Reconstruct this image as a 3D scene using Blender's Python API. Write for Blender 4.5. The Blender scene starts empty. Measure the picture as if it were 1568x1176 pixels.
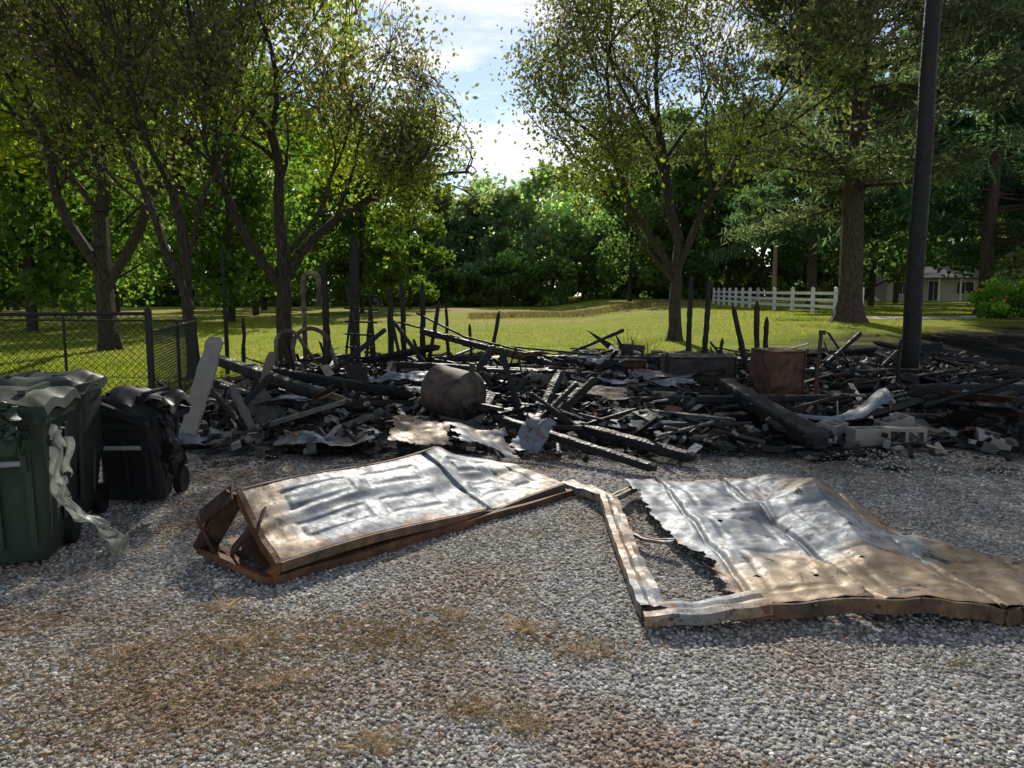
import bpy, math, random
import numpy as np
from mathutils import Vector, noise
random.seed(7); rng=np.random.default_rng(7)
scene=bpy.context.scene
scene.view_settings.view_transform='Standard'; scene.view_settings.look='None'; scene.view_settings.exposure=0
COL=scene.collection

# ---------------------------------------------------------------- helpers
def smooth(a,b,x):
    t=np.clip((np.asarray(x,float)-a)/(b-a),0,1); return t*t*(3-2*t)
def H(x,y):
    x=np.asarray(x,float); y=np.asarray(y,float)
    r=0.85*smooth(15,30,y)+0.015*np.maximum(0,np.minimum(y,140)-32)
    l=0.011*np.maximum(0,np.minimum(y,140)-16)
    w=smooth(3,12,x)
    return l*(1-w)+r*w
def Hf(x,y): return float(H(x,y))

def build(name,chunks,mats,smooth_shade=False,parent=None,loc=None):
    Vs=[];li=[];ls=[];lt=[];cs=[];ms=[];off=0;lo=0
    for ch in chunks:
        V,F,C=ch[0],ch[1],ch[2]; m=ch[3] if len(ch)>3 else 0
        V=np.asarray(V,np.float32).reshape(-1,3); F=np.asarray(F,np.int64)
        if len(F)==0: continue
        n,k=F.shape
        Vs.append(V); li.append((F+off).ravel()); ls.append(lo+np.arange(n)*k); lt.append(np.full(n,k))
        C=np.asarray(C,np.float32)
        if C.ndim==1: C=np.tile(C,(n,1))
        cs.append(np.concatenate([C[:,:3],np.ones((n,1),np.float32)],1)); ms.append(np.full(n,m))
        off+=len(V); lo+=n*k
    V=np.concatenate(Vs); li=np.concatenate(li); ls=np.concatenate(ls); lt=np.concatenate(lt); cs=np.concatenate(cs); ms=np.concatenate(ms)
    me=bpy.data.meshes.new(name)
    me.vertices.add(len(V)); me.vertices.foreach_set('co',V.ravel())
    me.loops.add(len(li)); me.loops.foreach_set('vertex_index',li.astype(np.int32))
    me.polygons.add(len(ls)); me.polygons.foreach_set('loop_start',ls.astype(np.int32))
    try: me.polygons.foreach_set('loop_total',lt.astype(np.int32))
    except Exception: pass
    me.polygons.foreach_set('material_index',ms.astype(np.int32))
    me.polygons.foreach_set('use_smooth',np.full(len(ls),smooth_shade))
    a=me.attributes.new('Col','FLOAT_COLOR','FACE'); a.data.foreach_set('color',cs.ravel())
    me.update(calc_edges=True); me.validate()
    for m in (mats if isinstance(mats,list) else [mats]): me.materials.append(m)
    ob=bpy.data.objects.new(name,me); COL.objects.link(ob)
    if parent: ob.parent=parent
    return ob
def empty(name):
    e=bpy.data.objects.new(name,None); COL.objects.link(e); return e

def rots(yaw,pitch,roll):
    yaw,pitch,roll=[np.asarray(a,float) for a in (yaw,pitch,roll)]
    cy,sy,cp,sp,cr,sr=np.cos(yaw),np.sin(yaw),np.cos(pitch),np.sin(pitch),np.cos(roll),np.sin(roll)
    z=np.zeros_like(cy); o=np.ones_like(cy)
    Rz=np.stack([np.stack([cy,-sy,z],-1),np.stack([sy,cy,z],-1),np.stack([z,z,o],-1)],-2)
    Ry=np.stack([np.stack([cp,z,-sp],-1),np.stack([z,o,z],-1),np.stack([sp,z,cp],-1)],-2)
    Rx=np.stack([np.stack([o,z,z],-1),np.stack([z,cr,-sr],-1),np.stack([z,sr,cr],-1)],-2)
    return Rz@Ry@Rx
CUBE=np.array([[-1,-1,-1],[1,-1,-1],[1,1,-1],[-1,1,-1],[-1,-1,1],[1,-1,1],[1,1,1],[-1,1,1]],float)/2
CF=np.array([[0,3,2,1],[4,5,6,7],[0,1,5,4],[1,2,6,5],[2,3,7,6],[3,0,4,7]])
def boxes(C,S,R,col,mat=0,jit=0.0):
    C=np.atleast_2d(np.asarray(C,float)); S=np.atleast_2d(np.asarray(S,float)); n=len(C)
    if R is None: R=np.tile(np.eye(3),(n,1,1))
    R=np.asarray(R).reshape(n,3,3)
    base=CUBE[None]*S[:,None,:]
    if jit: base=base*(1+rng.uniform(-jit,jit,base.shape))
    V=np.einsum('nij,nkj->nki',R,base)+C[:,None,:]
    F=(CF[None]+8*np.arange(n)[:,None,None]).reshape(-1,4)
    col=np.asarray(col,float)
    if col.ndim==2: col=np.repeat(col,6,axis=0)
    return (V.reshape(-1,3),F,col,mat)
def box(c,s,col=(.5,.5,.5),mat=0,yaw=0,pitch=0,roll=0,jit=0):
    return boxes([c],[s],rots([yaw],[pitch],[roll]),col,mat,jit)
def beam(p0,p1,w,h,col,mat=0,roll=0,jit=0):
    p0=np.array(p0,float);p1=np.array(p1,float);d=p1-p0;L=np.linalg.norm(d)
    return box((p0+p1)/2,(L,w,h),col,mat,math.atan2(d[1],d[0]),math.asin(d[2]/L),roll,jit)
def segs(P0,P1,R0,R1,n,col,mat=0):
    P0,P1=np.asarray(P0,float),np.asarray(P1,float);R0=np.asarray(R0,float);R1=np.asarray(R1,float)
    D=P1-P0;L=np.linalg.norm(D,axis=1,keepdims=True)+1e-9;D=D/L
    ref=np.where(np.abs(D[:,2:3])>.9,np.array([[1.,0,0]]),np.array([[0,0,1.]]))
    U=np.cross(D,ref);U/=np.linalg.norm(U,axis=1,keepdims=True)+1e-9;W=np.cross(D,U)
    a=np.arange(n)/n*2*np.pi
    ring=np.cos(a)[None,:,None]*U[:,None,:]+np.sin(a)[None,:,None]*W[:,None,:]
    V=np.concatenate([P0[:,None]+ring*R0[:,None,None],P1[:,None]+ring*R1[:,None,None]],1)
    f=np.array([[i,(i+1)%n,n+(i+1)%n,n+i] for i in range(n)])
    F=(f[None]+2*n*np.arange(len(P0))[:,None,None]).reshape(-1,4)
    return (V.reshape(-1,3),F,col,mat)
def tube(pts,rad,n=8,col=(.5,.5,.5),mat=0,cap=True):
    pts=np.asarray(pts,float);m=len(pts)
    rad=np.full(m,rad) if np.isscalar(rad) else np.asarray(rad,float)
    T=np.gradient(pts,axis=0);T/=np.linalg.norm(T,axis=1,keepdims=True)+1e-9
    ref=np.array([1.,0,0]) if abs(T[0][2])>.8 else np.array([0,0,1.])
    U=np.cross(T[0],ref);U/=np.linalg.norm(U);V=[]
    a=np.arange(n)/n*2*np.pi
    for i in range(m):
        U=U-T[i]*np.dot(U,T[i]);U/=np.linalg.norm(U)+1e-9;W=np.cross(T[i],U)
        V.append(pts[i]+rad[i]*(np.cos(a)[:,None]*U+np.sin(a)[:,None]*W))
    V=np.concatenate(V+[pts[:1],pts[-1:]])
    F=[[i*n+j,i*n+(j+1)%n,(i+1)*n+(j+1)%n,(i+1)*n+j] for i in range(m-1) for j in range(n)]
    if cap:
        c0=m*n;c1=m*n+1
        for j in range(0,n,2):
            F.append([c0,(j+2)%n,(j+1)%n,j]);F.append([c1,(m-1)*n+j,(m-1)*n+(j+1)%n,(m-1)*n+(j+2)%n])
    return (V,F,col,mat)
def grid(fn,nu,nv,col=(.5,.5,.5),mat=0,keep=None):
    V=np.array([fn(i/nu,j/nv) for j in range(nv+1) for i in range(nu+1)],float)
    F=[[j*(nu+1)+i,j*(nu+1)+i+1,(j+1)*(nu+1)+i+1,(j+1)*(nu+1)+i] for j in range(nv) for i in range(nu) if keep is None or keep((i+.5)/nu,(j+.5)/nv)]
    return (V,F,col,mat)
def rrect(w,d,r,n=4):
    o=[]
    for cx,cy,a0 in ((w/2-r,d/2-r,0),(-w/2+r,d/2-r,90),(-w/2+r,-d/2+r,180),(w/2-r,-d/2+r,270)):
        for i in range(n+1):
            a=math.radians(a0+90*i/n);o.append((cx+r*math.cos(a),cy+r*math.sin(a)))
    return o
def loft(loops,col,mat=0,cap=True):
    n=len(loops[0]);V=[p for l in loops for p in l];F=[[i*n+j,i*n+(j+1)%n,(i+1)*n+(j+1)%n,(i+1)*n+j] for i in range(len(loops)-1) for j in range(n)]
    out=[(V,F,col,mat)]
    if cap:
        out.append((loops[-1],[list(range(n))],col,mat)); out.append((loops[0],[list(range(n))[::-1]],col,mat))
    return out
def xf(chunks,loc,yaw=0,pitch=0,roll=0):
    R=rots(yaw,pitch,roll)
    return [(np.asarray(c[0],float)@R.T+np.array(loc),)+tuple(c[1:]) for c in chunks]

# ---------------------------------------------------------------- materials
class M:
    def __init__(s,name):
        s.m=bpy.data.materials.new(name);s.m.use_nodes=True;s.t=s.m.node_tree;s.t.nodes.clear()
        s.out=s.n('ShaderNodeOutputMaterial')
    def n(s,ty,**k):
        x=s.t.nodes.new(ty)
        for a,b in k.items(): setattr(x,a,b)
        return x
    def l(s,a,b): s.t.links.new(a,b)
    def pos(s): 
        return s.n('ShaderNodeNewGeometry').outputs['Position']
    def noise(s,sc,det=4,rough=.55,vec=None,dist=0):
        x=s.n('ShaderNodeTexNoise');x.inputs['Scale'].default_value=sc;x.inputs['Detail'].default_value=det;x.inputs['Roughness'].default_value=rough;x.inputs['Distortion'].default_value=dist
        s.l(vec or s.pos(),x.inputs['Vector']);return x.outputs['Fac']
    def ramp(s,f,stops):
        r=s.n('ShaderNodeValToRGB');e=r.color_ramp.elements
        e.remove(e[1]);e[0].position=stops[0][0]
        cc=lambda c:(c,c,c,1) if np.isscalar(c) else (*c,1)
        e[0].color=cc(stops[0][1])
        for p,c in stops[1:]:
            q=e.new(p);q.color=cc(c)
        s.l(f,r.inputs['Fac']);return r.outputs['Color']
    def mix(s,f,a,b,mode='MIX'):
        x=s.n('ShaderNodeMix',data_type='RGBA',blend_type=mode)
        for v,i in ((f,0),(a,6),(b,7)):
            if hasattr(v,'is_linked'): s.l(v,x.inputs[i])
            elif i==0: x.inputs[i].default_value=v
            else: x.inputs[i].default_value=(v,v,v,1) if np.isscalar(v) else (*v,1)
        return x.outputs[2]
    def math(s,op,a,b=0.0,clamp=False):
        x=s.n('ShaderNodeMath');x.operation=op;x.use_clamp=clamp
        for v,i in ((a,0),(b,1)):
            if np.isscalar(v): x.inputs[i].default_value=v
            else: s.l(v,x.inputs[i])
        return x.outputs[0]
    def pbr(s,col,rough=.6,metal=0,bump=None,bs=.3,bd=.02,spec=.5):
        b=s.n('ShaderNodeBsdfPrincipled')
        if hasattr(col,'is_linked'): s.l(col,b.inputs['Base Color'])
        else: b.inputs['Base Color'].default_value=(*col,1)
        for v,k in ((rough,'Roughness'),(metal,'Metallic')):
            if np.isscalar(v): b.inputs[k].default_value=v
            else: s.l(v,b.inputs[k])
        b.inputs['Specular IOR Level'].default_value=spec
        if bump is not None:
            u=s.n('ShaderNodeBump');u.inputs['Strength'].default_value=bs;u.inputs['Distance'].default_value=bd
            s.l(bump,u.inputs['Height']);s.l(u.outputs[0],b.inputs['Normal'])
        s.l(b.outputs[0],s.out.inputs['Surface']);return b
    def attr(s):
        a=s.n('ShaderNodeAttribute');a.attribute_name='Col';return a.outputs['Color']

def mat_leaf(name,tr=.5,boost=(2.3,2.4,1.2)):
    m=M(name);c=m.attr()
    d=m.n('ShaderNodeBsdfDiffuse');m.l(c,d.inputs[0])
    t=m.n('ShaderNodeBsdfTranslucent');m.l(m.mix(1.0,c,boost,'MULTIPLY'),t.inputs[0])
    x=m.n('ShaderNodeMixShader');x.inputs[0].default_value=tr;m.l(d.outputs[0],x.inputs[1]);m.l(t.outputs[0],x.inputs[2])
    m.l(x.outputs[0],m.out.inputs['Surface']);return m.m
LEAF=mat_leaf('leaf'); STRAW=mat_leaf('straw',.3,(1.1,1.05,.9)); LAWN=mat_leaf('grass_blade',.5,(1.6,1.7,.8))
def mat_attr(name,rough=.7,var=.35,sc=6,bs=.3,bd=.01,bsc=30,spec=.5,metal=0):
    m=M(name);c=m.attr();n=m.noise(sc,3,.6);f=m.ramp(n,[(.3,1-var),(.7,1+var)])
    m.pbr(m.mix(1.0,c,f,'MULTIPLY'),rough,metal,m.noise(bsc,3),bs,bd,spec);return m.m
PAINT=mat_attr('weathered_surface',.65,.18)
def mat_bark(name,c0,c1):
    m=M(name);mp=m.n('ShaderNodeMapping');mp.inputs['Scale'].default_value=(1,1,.22);m.l(m.pos(),mp.inputs[0])
    n=m.noise(22,4,.7,mp.outputs[0]);m.pbr(m.ramp(n,[(.35,c0),(.65,c1)]),.9,0,n,.8,.03,.2);return m.m
BARK=mat_bark('bark',(.022,.018,.015),(.085,.07,.055)); BARKP=mat_bark('pine_bark',(.03,.022,.018),(.12,.09,.075))
def mat_char():
    m=M('charred_wood');c=m.attr();v=m.n('ShaderNodeTexVoronoi');v.inputs['Scale'].default_value=26;m.l(m.pos(),v.inputs['Vector'])
    n=m.noise(9,4,.6);f=m.ramp(n,[(.3,.45),(.6,1.),(.8,2.0)])
    m.pbr(m.mix(1.0,c,f,'MULTIPLY'),m.ramp(n,[(.3,.45),(.7,.75)]),0,v.outputs['Distance'],.6,.012,.4);return m.m
CHAR=mat_char()
def mat_panel(name,seed,warmth=1.):
    m=M(name);p=m.pos();mp=m.n('ShaderNodeMapping');mp.inputs['Location'].default_value=(seed,seed*.7,0);m.l(p,mp.inputs[0]);p=mp.outputs[0]
    c=m.attr()
    a=m.noise(1.3,5,.6,p,.6);b=m.noise(4.5,6,.7,p,.8);k=m.noise(17,4,.7,p)
    cool=m.mix(m.ramp(b,[(.35,0.),(.62,1.)]),(.11,.14,.175),(.27,.31,.35))
    warm=m.mix(m.ramp(b,[(.35,0.),(.62,1.)]),(.22,.145,.085),(.44,.33,.21))
    sepr=m.n('ShaderNodeSeparateColor');m.l(c,sepr.inputs[0])
    w=m.math('ADD',m.math('MULTIPLY',m.math('SUBTRACT',a,.5),2.2),sepr.outputs[0],True)
    base=m.mix(m.ramp(w,[(.35,0.),(.75,1.)]),cool,warm)
    r=m.math('ADD',m.math('MULTIPLY',m.math('SUBTRACT',b,.5),2.0),sepr.outputs[1],True)
    base=m.mix(m.ramp(r,[(.35,0.),(.6,1.)]),base,m.mix(k,(.08,.032,.015),(.26,.12,.055)))
    white=m.ramp(m.noise(3.1,6,.75,p,1.),[(.57,0.),(.66,.6)])
    base=m.mix(white,base,(.44,.46,.48))
    blk=m.ramp(m.noise(6.5,5,.78,p,.5),[(.57,0.),(.625,1.)])
    base=m.mix(blk,base,(.022,.02,.019))
    base=m.mix(m.ramp(k,[(.45,0.),(.75,.45)]),base,(.09,.075,.06))
    met=m.math('MULTIPLY',m.math('SUBTRACT',1.0,blk),.18)
    m.pbr(base,m.ramp(k,[(.3,.46),(.7,.72)]),met,b,.4,.010,.4);return m.m
PANEL=mat_panel('burnt_galvanised_steel',3.1); PANEL2=mat_panel('burnt_door_steel',9.4)
def mat_rust():
    m=M('rusted_steel');n=m.noise(8,5,.7);c=m.attr();n4=m.noise(2.3,4,.6)
    q=m.mix(1.0,c,m.ramp(n,[(.3,(.35,.3,.28)),(.5,(1,.9,.8)),(.7,(1.9,1.5,1.2))]),'MULTIPLY')
    m.pbr(m.mix(m.ramp(n4,[(.45,0.),(.6,.65)]),q,(.05,.042,.038)),.75,.15,n,.5,.01,.4);return m.m
RUST=mat_rust()
def mat_plastic():
    m=M('bin_plastic');n=m.noise(2.5,5,.6);c=m.attr()
    m.pbr(m.mix(1.0,c,m.ramp(n,[(.3,.75),(.7,1.5)]),'MULTIPLY'),m.ramp(m.noise(12,4),[(.3,.4),(.7,.65)]),0,m.noise(7,4),.25,.02,.4);return m.m
PLAST=mat_plastic()

def mat_ground():
    m=M('ground_cover');p=m.pos();sx=m.n('ShaderNodeSeparateXYZ');m.l(p,sx.inputs[0]);X,Y=sx.outputs[0],sx.outputs[1]
    v=m.n('ShaderNodeTexVoronoi');v.inputs['Scale'].default_value=42;m.l(p,v.inputs['Vector'])
    hs=m.n('ShaderNodeSeparateColor');m.l(v.outputs['Color'],hs.inputs[0])
    g=m.ramp(hs.outputs[0],[(0,(.20,.187,.165)),(.5,(.38,.36,.325)),(.8,(.50,.48,.44)),(1,(.66,.64,.60))])
    g=m.mix(1.0,g,m.ramp(v.outputs['Distance'],[(.25,1.),(.7,.5)]),'MULTIPLY')
    lf=m.ramp(m.math('ADD',m.math('MULTIPLY',X,.12),.5),[(.1,1.),(.6,.3)])
    g=m.mix(m.math('MULTIPLY',m.ramp(m.noise(1.1,5,.65),[(.46,0.),(.6,.85)]),lf),g,(.25,.165,.105))
    gn=m.noise(.5,5,.65);fn=m.noise(9,5,.75)
    gr=m.mix(m.ramp(gn,[(.35,0.),(.65,1.)]),(.21,.26,.025),(.37,.37,.05))
    gr=m.mix(m.ramp(fn,[(.4,0.),(.65,.5)]),gr,(.10,.15,.02))
    mp=m.n('ShaderNodeMapping');mp.inputs['Scale'].default_value=(.05,.16,1);m.l(p,mp.inputs[0])
    band=m.ramp(m.noise(1.6,4,.6,mp.outputs[0]),[(.52,0.),(.58,.8)])
    far=m.ramp(m.math('DIVIDE',Y,100.0),[(.38,0.),(.45,1.)])
    gr=m.mix(m.math('MULTIPLY',band,far),gr,(.38,.30,.13))
    n1=m.math('MULTIPLY',m.math('SUBTRACT',m.noise(.7,5,.65),.5),5.0)
    n2=m.math('MULTIPLY',m.math('SUBTRACT',gn,.5),7.0)
    yg=m.math('ADD',Y,n1)
    gm=m.ramp(m.math('DIVIDE',yg,20.),[(.46,0.),(.52,1.)])
    base=m.mix(gm,g,gr)
    a=m.math('MULTIPLY',m.math('SUBTRACT',yg,6.95),1.5,True)
    b=m.math('MULTIPLY',m.math('SUBTRACT',m.math('ADD',18.6,m.math('MULTIPLY',m.math('MAXIMUM',X,0.0),.55)),m.math('ADD',Y,n2)),.35,True)
    c=m.math('MULTIPLY',m.math('ADD',m.math('ADD',X,5.0),m.math('MULTIPLY',n1,.35)),1.2,True)
    s=m.math('MULTIPLY',m.math('MULTIPLY',a,b),c)
    soot=m.mix(m.ramp(fn,[(.5,0.),(.75,1.)]),(.010,.010,.009),(.07,.065,.06))
    base=m.mix(s,base,soot)
    hgt=m.mix(gm,m.math('SUBTRACT',1.0,v.outputs['Distance']),fn)
    m.pbr(base,.95,0,hgt,.45,.012,.04);return m.m
GROUND=mat_ground()
xs=np.unique(np.concatenate([np.linspace(-400,-40,19),np.linspace(-40,50,91),np.linspace(50,400,19)]))
ys=np.unique(np.concatenate([np.linspace(-60,0,7),np.linspace(0,80,81),np.linspace(80,700,32)]))
gx,gy=np.meshgrid(xs,ys);gz=H(gx,gy)
V=np.stack([gx,gy,gz],-1).reshape(-1,3);nx=len(xs)
F=np.array([[j*nx+i,j*nx+i+1,(j+1)*nx+i+1,(j+1)*nx+i] for j in range(len(ys)-1) for i in range(nx-1)])
build('ground',[(V,F,(.5,.5,.5))],GROUND,True)

t_=(1+5**.5)/2
ICO=np.array([[-1,t_,0],[1,t_,0],[-1,-t_,0],[1,-t_,0],[0,-1,t_],[0,1,t_],[0,-1,-t_],[0,1,-t_],[t_,0,-1],[t_,0,1],[-t_,0,-1],[-t_,0,1]])/1.902
ICF=np.array([[0,11,5],[0,5,1],[0,1,7],[0,7,10],[0,10,11],[1,5,9],[5,11,4],[11,10,2],[10,7,6],[7,1,8],[3,9,4],[3,4,2],[3,2,6],[3,6,8],[3,8,9],[4,9,5],[2,4,11],[6,2,10],[8,6,7],[9,8,1]])
def n2d(X,Y): return np.array([noise.noise(Vector((x*1.1,y*1.6,8)))*2.4-.1-.12*x for x,y in zip(X,Y)])*.8
def stones(n,ylo,yhi,smin,smax,yp=1.6):
    Y=ylo+(yhi-ylo)*rng.random(n)**yp; X=rng.uniform(-1,1,n)*(Y*.78+.5)
    S=rng.uniform(smin,smax,n); sc=np.stack([S,S*rng.uniform(.6,1,n),S*rng.uniform(.32,.6,n)],-1)
    R=rots(rng.uniform(0,6.28,n),rng.normal(0,.28,n),rng.normal(0,.28,n))
    B=ICO[None]*rng.uniform(.72,1.25,(n,12,1))*sc[:,None,:]
    V=np.einsum('nij,nkj->nki',R,B)+np.stack([X,Y,H(X,Y)+S*.2],-1)[:,None,:]
    F=(ICF[None]+12*np.arange(n)[:,None,None]).reshape(-1,3)
    g=rng.choice([.24,.37,.49,.60,.76],n,p=[.15,.25,.3,.2,.1])*rng.uniform(.85,1.15,n)
    dirt=np.clip(n2d(X,Y),0,1)[:,None]
    C=np.stack([g*1.0,g*.955,g*.885],-1)*(1-dirt)+np.stack([g*.70,g*.50,g*.36],-1)*dirt
    wob=np.array([noise.noise(Vector((x*.9,y*.9,4)))*1.2+noise.noise(Vector((x*3,y*3,6)))*.5 for x,y in zip(X,Y)])
    soot=(smooth(6.7,8.0,Y+wob)*smooth(-5.2,-3.6,X+.5*wob))[:,None]*.93
    C=C*(1-soot)+.012*soot
    return (V.reshape(-1,3),F,np.repeat(C,20,axis=0))
STONE=mat_attr('limestone_gravel',.9,.15,40,.2,.003,200,.15)
build('gravel',[stones(60000,2.0,6.0,.007,.0145,1.25),stones(16000,5.5,9.5,.011,.019,1.)],STONE)

# ---------------------------------------------------------------- foliage
def leaves(C,size,col,colvar=.3,elong=1.7,seed=0):
    n=len(C);r=rng
    a=r.normal(size=(n,3));a/=np.linalg.norm(a,axis=1,keepdims=True)
    b=r.normal(size=(n,3));b-=a*np.sum(a*b,1,keepdims=True);b/=np.linalg.norm(b,axis=1,keepdims=True)
    s=(size*r.uniform(.6,1.3,n))[:,None]
    V=np.stack([C-a*s*elong/2,C+b*s/2,C+a*s*elong/2,C-b*s/2],1).reshape(-1,3)
    F=np.arange(4*n).reshape(-1,4)
    c=np.asarray(col,float)
    if c.ndim==1:c=np.tile(c,(n,1))
    c=c*np.exp(r.normal(0,colvar,(n,1)))*np.exp(r.normal(0,.08,(n,3)))
    return (V,F,np.clip(c,0,1))
def perp(d,ang,R):
    d=d/np.linalg.norm(d);v=R.normal(size=3);v-=d*v.dot(d);v/=np.linalg.norm(v)+1e-9
    return d*math.cos(ang)+v*math.sin(ang)
def grow(stems,levels,seed,wander=.14,up=.05,spread=(.45,.9),ratio=(.62,.84),side=.75,minr=.007,keepend=2,xlim=(-99,99)):
    R=np.random.default_rng(seed);S=[];T=[]
    def br(p,d,L,r,lev):
        k=5 if lev==0 else 4
        for i in range(k):
            d=d+R.normal(0,wander,3);d[2]+=up
            if p[0]>xlim[1]-1.2: d[0]-=.22
            if p[0]<xlim[0]+1.2: d[0]+=.22
            d/=np.linalg.norm(d)
            q=p+d*L/k
            if not (xlim[0]<q[0]<xlim[1]): return
            r2=max(minr,r*(1-.38/k*(1)));S.append((p,q,r,r2));p=q;r=r2
            if lev>=levels-1: T.append((p.copy(),lev))
            if lev<levels and i>=(2 if lev==0 else 1) and R.random()<side:
                br(p,perp(d,R.uniform(*spread),R),L*R.uniform(*ratio)*.8,max(minr,r*.5),lev+1)
        if lev<levels:
            for _ in range(keepend): br(p,perp(d,R.uniform(.15,.5),R),L*R.uniform(*ratio),max(minr,r*.68),lev+1)
    for p,d,L,r in stems: br(np.array(p,float),np.array(d,float)/np.linalg.norm(d),L,r,0)
    return S,T
def segchunk(S,n=6,mat=0,col=(.5,.5,.5)):
    return segs([s[0] for s in S],[s[1] for s in S],[s[2] for s in S],[s[3] for s in S],n,col,mat)
def n3(P,sc,off=0): return np.array([noise.noise(Vector((p[0]*sc+off,p[1]*sc,p[2]*sc))) for p in P])

def broadleaf(name,base,stems,levels,seed,lsz,per,sig,colfn,trunk=None,**kw):
    bx,by=base;bz=Hf(bx,by)
    st=[((bx+o[0],by+o[1],bz-.1+(o[2] if len(o)>2 else 0)),d,L,r) for o,d,L,r in stems]
    S,T=grow(st,levels,seed,**kw)
    P=np.array([t[0] for t in T]);R=rng
    dens=np.clip(.5+1.7*n3(P,.5,seed),.04,1.6)
    C=np.repeat(P,np.maximum(1,(per*dens)).astype(int),axis=0)
    C=C+R.normal(0,sig,C.shape)
    C=C[C[:,2]>bz+1.2]
    col=colfn(C)
    flare=[tube([(bx+o[0],by+o[1],bz-.1),(bx+o[0],by+o[1],bz+.15),(bx+o[0],by+o[1],bz+.5)],[r*1.5,r*1.2,r*.98],8,(.5,.5,.5),0) for o,d,L,r in stems if len(o)<3]
    if trunk:
        h,r=trunk;flare.append(tube([(bx,by,bz-.1),(bx,by,bz+.15),(bx+.01,by,bz+.5),(bx-.03,by,bz+h*.5),(bx+.02,by,bz+h*.8),(bx,by,bz+h+.25)],[r*1.6,r*1.25,r,r*.92,r*.88,r*.7],10,(.5,.5,.5),0))
    print(name,len(S),len(C),P.min(0),P.max(0))
    return build(name,[segchunk(S)]+flare+[leaves(C,lsz,col)+(1,)],[BARK,LEAF])
def mixcol(w,a,b): w=np.clip(w,0,1)[:,None];return np.atleast_2d(a)*(1-w)+np.atleast_2d(b)*w
BROWN=(.16,.135,.105);GREEN=(.08,.135,.025);YEL=(.25,.29,.03)
def c_scorch(z0,z1,cx):
    def f(C):
        w=smooth(z0,z1,C[:,2]+rng.normal(0,.7,len(C)))
        n=n3(C,.5,5)
        return mixcol(w*.85+n*1.0,mixcol(rng.random(len(C)),GREEN,YEL),mixcol(rng.random(len(C)),BROWN,(.11,.12,.075)))
    return f
broadleaf('maple_tree',(-5.3,17.3),[((0,0,2.2),(-.05,0,1),3.3,.15),((.05,.05,2.2),(.36,.1,1),3.3,.13),((-.05,0,2.0),(-.45,-.1,1),3.0,.12),((0,.03,2.7),(.55,-.2,.6),2.2,.07)],4,11,.072,6.5,.36,c_scorch(3.2,6.2,0),(2.3,.19),up=.06,xlim=(-10,-.95))
broadleaf('maple_tree',(5.6,25.5),[((0,0,2.4),(.03,0,1),5.0,.21),((0,.05,2.3),(-.42,.1,1),4.6,.14),((.04,0,2.5),(.4,0,1),4.4,.13),((0,0,2.0),(-.6,-.3,.5),2.8,.08)],4,23,.092,7,.45,c_scorch(4.0,7.5,0),(2.5,.22),up=.065,xlim=(.3,12))
broadleaf('maple_tree',(-6.6,15.3),[((0,0),(.02,0,1),4.0,.13),((0,0,1.5),(-.3,-.1,1),3.4,.09)],4,31,.07,7,.34,c_scorch(2.6,5,0),up=.06,xlim=(-12,-2.2))
broadleaf('oak_tree',(-10.6,13.5),[((0,0),(.10,0,1),4.6,.26),((0,0,1.8),(.5,-.1,.9),4.0,.16)],4,45,.075,10,.38,c_scorch(1,3.5,0),up=.03)
broadleaf('oak_tree',(-12.5,23),[((0,0),(.05,0,1),5.4,.3),((0,0,2.),(.4,0,1),5.0,.18),((0,0,2.2),(-.4,0,1),5.0,.18)],4,52,.14,13,.5,lambda C:mixcol(rng.random(len(C))+n3(C,.4),GREEN,YEL),up=.05,xlim=(-22,-5))

def crown(cx,cy,z0,z1,rad,n,ls,cg,clumps=26,shape='round'):
    R=rng;bz=Hf(cx,cy);P=[];W=[]
    for _ in range(clumps):
        a=R.uniform(0,6.28);h=R.random();
        rr=rad*(math.sin(math.pi*(.12+.83*h))**.6)*R.uniform(.25,1)
        P.append((cx+rr*math.cos(a),cy+rr*math.sin(a),bz+z0+(z1-z0)*h));W.append(R.uniform(.14,.34)*rad)
    P=np.array(P);W=np.array(W);idx=R.integers(0,clumps,n)
    u=R.normal(size=(n,3));u/=np.linalg.norm(u,axis=1,keepdims=True)
    u*=(R.random((n,1))**.45);u[:,2]*=.75
    C=P[idx]+u*W[idx][:,None]*1.45
    k=C[:,2]>bz+.05;C=C[k];u=u[k];idx=idx[k];n=len(C)
    tone=np.exp(R.normal(0,.28,clumps))[idx]
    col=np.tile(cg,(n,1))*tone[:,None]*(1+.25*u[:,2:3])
    return leaves(C,ls,col,.25,1.4),P,bz
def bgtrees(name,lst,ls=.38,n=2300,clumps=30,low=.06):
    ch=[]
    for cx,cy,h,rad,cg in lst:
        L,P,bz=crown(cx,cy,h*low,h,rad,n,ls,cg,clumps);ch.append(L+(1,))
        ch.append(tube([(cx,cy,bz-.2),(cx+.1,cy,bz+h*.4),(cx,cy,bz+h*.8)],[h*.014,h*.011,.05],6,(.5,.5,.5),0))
        k=P[rng.integers(0,len(P),9)];st=np.stack([np.full(9,cx),np.full(9,cy),bz+(k[:,2]-bz)*.55],-1)
        ch.append(segs(st,k,np.full(9,h*.005),np.full(9,.03),5,(.5,.5,.5),0))
    return build(name,ch,[BARK,LEAF])
FG=np.array([.16,.21,.13])  # far foliage green, lightened to paint in the haze the scene lacks
lst=[]
for i in range(44):
    x=-98+i*4.7+rng.uniform(-1.5,1.5);y=rng.uniform(100,112)
    h=rng.uniform(13,19.5)+(6 if abs(x+4)>18 else 0)
    lst.append((x,y,h,rng.uniform(4.2,6.0),FG*rng.uniform(.75,1.3)))
for i in range(26):
    x=-110+i*8.8+rng.uniform(-2,2);lst.append((x,rng.uniform(118,128),rng.uniform(17,21),7.5,FG*1.2))
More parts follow.
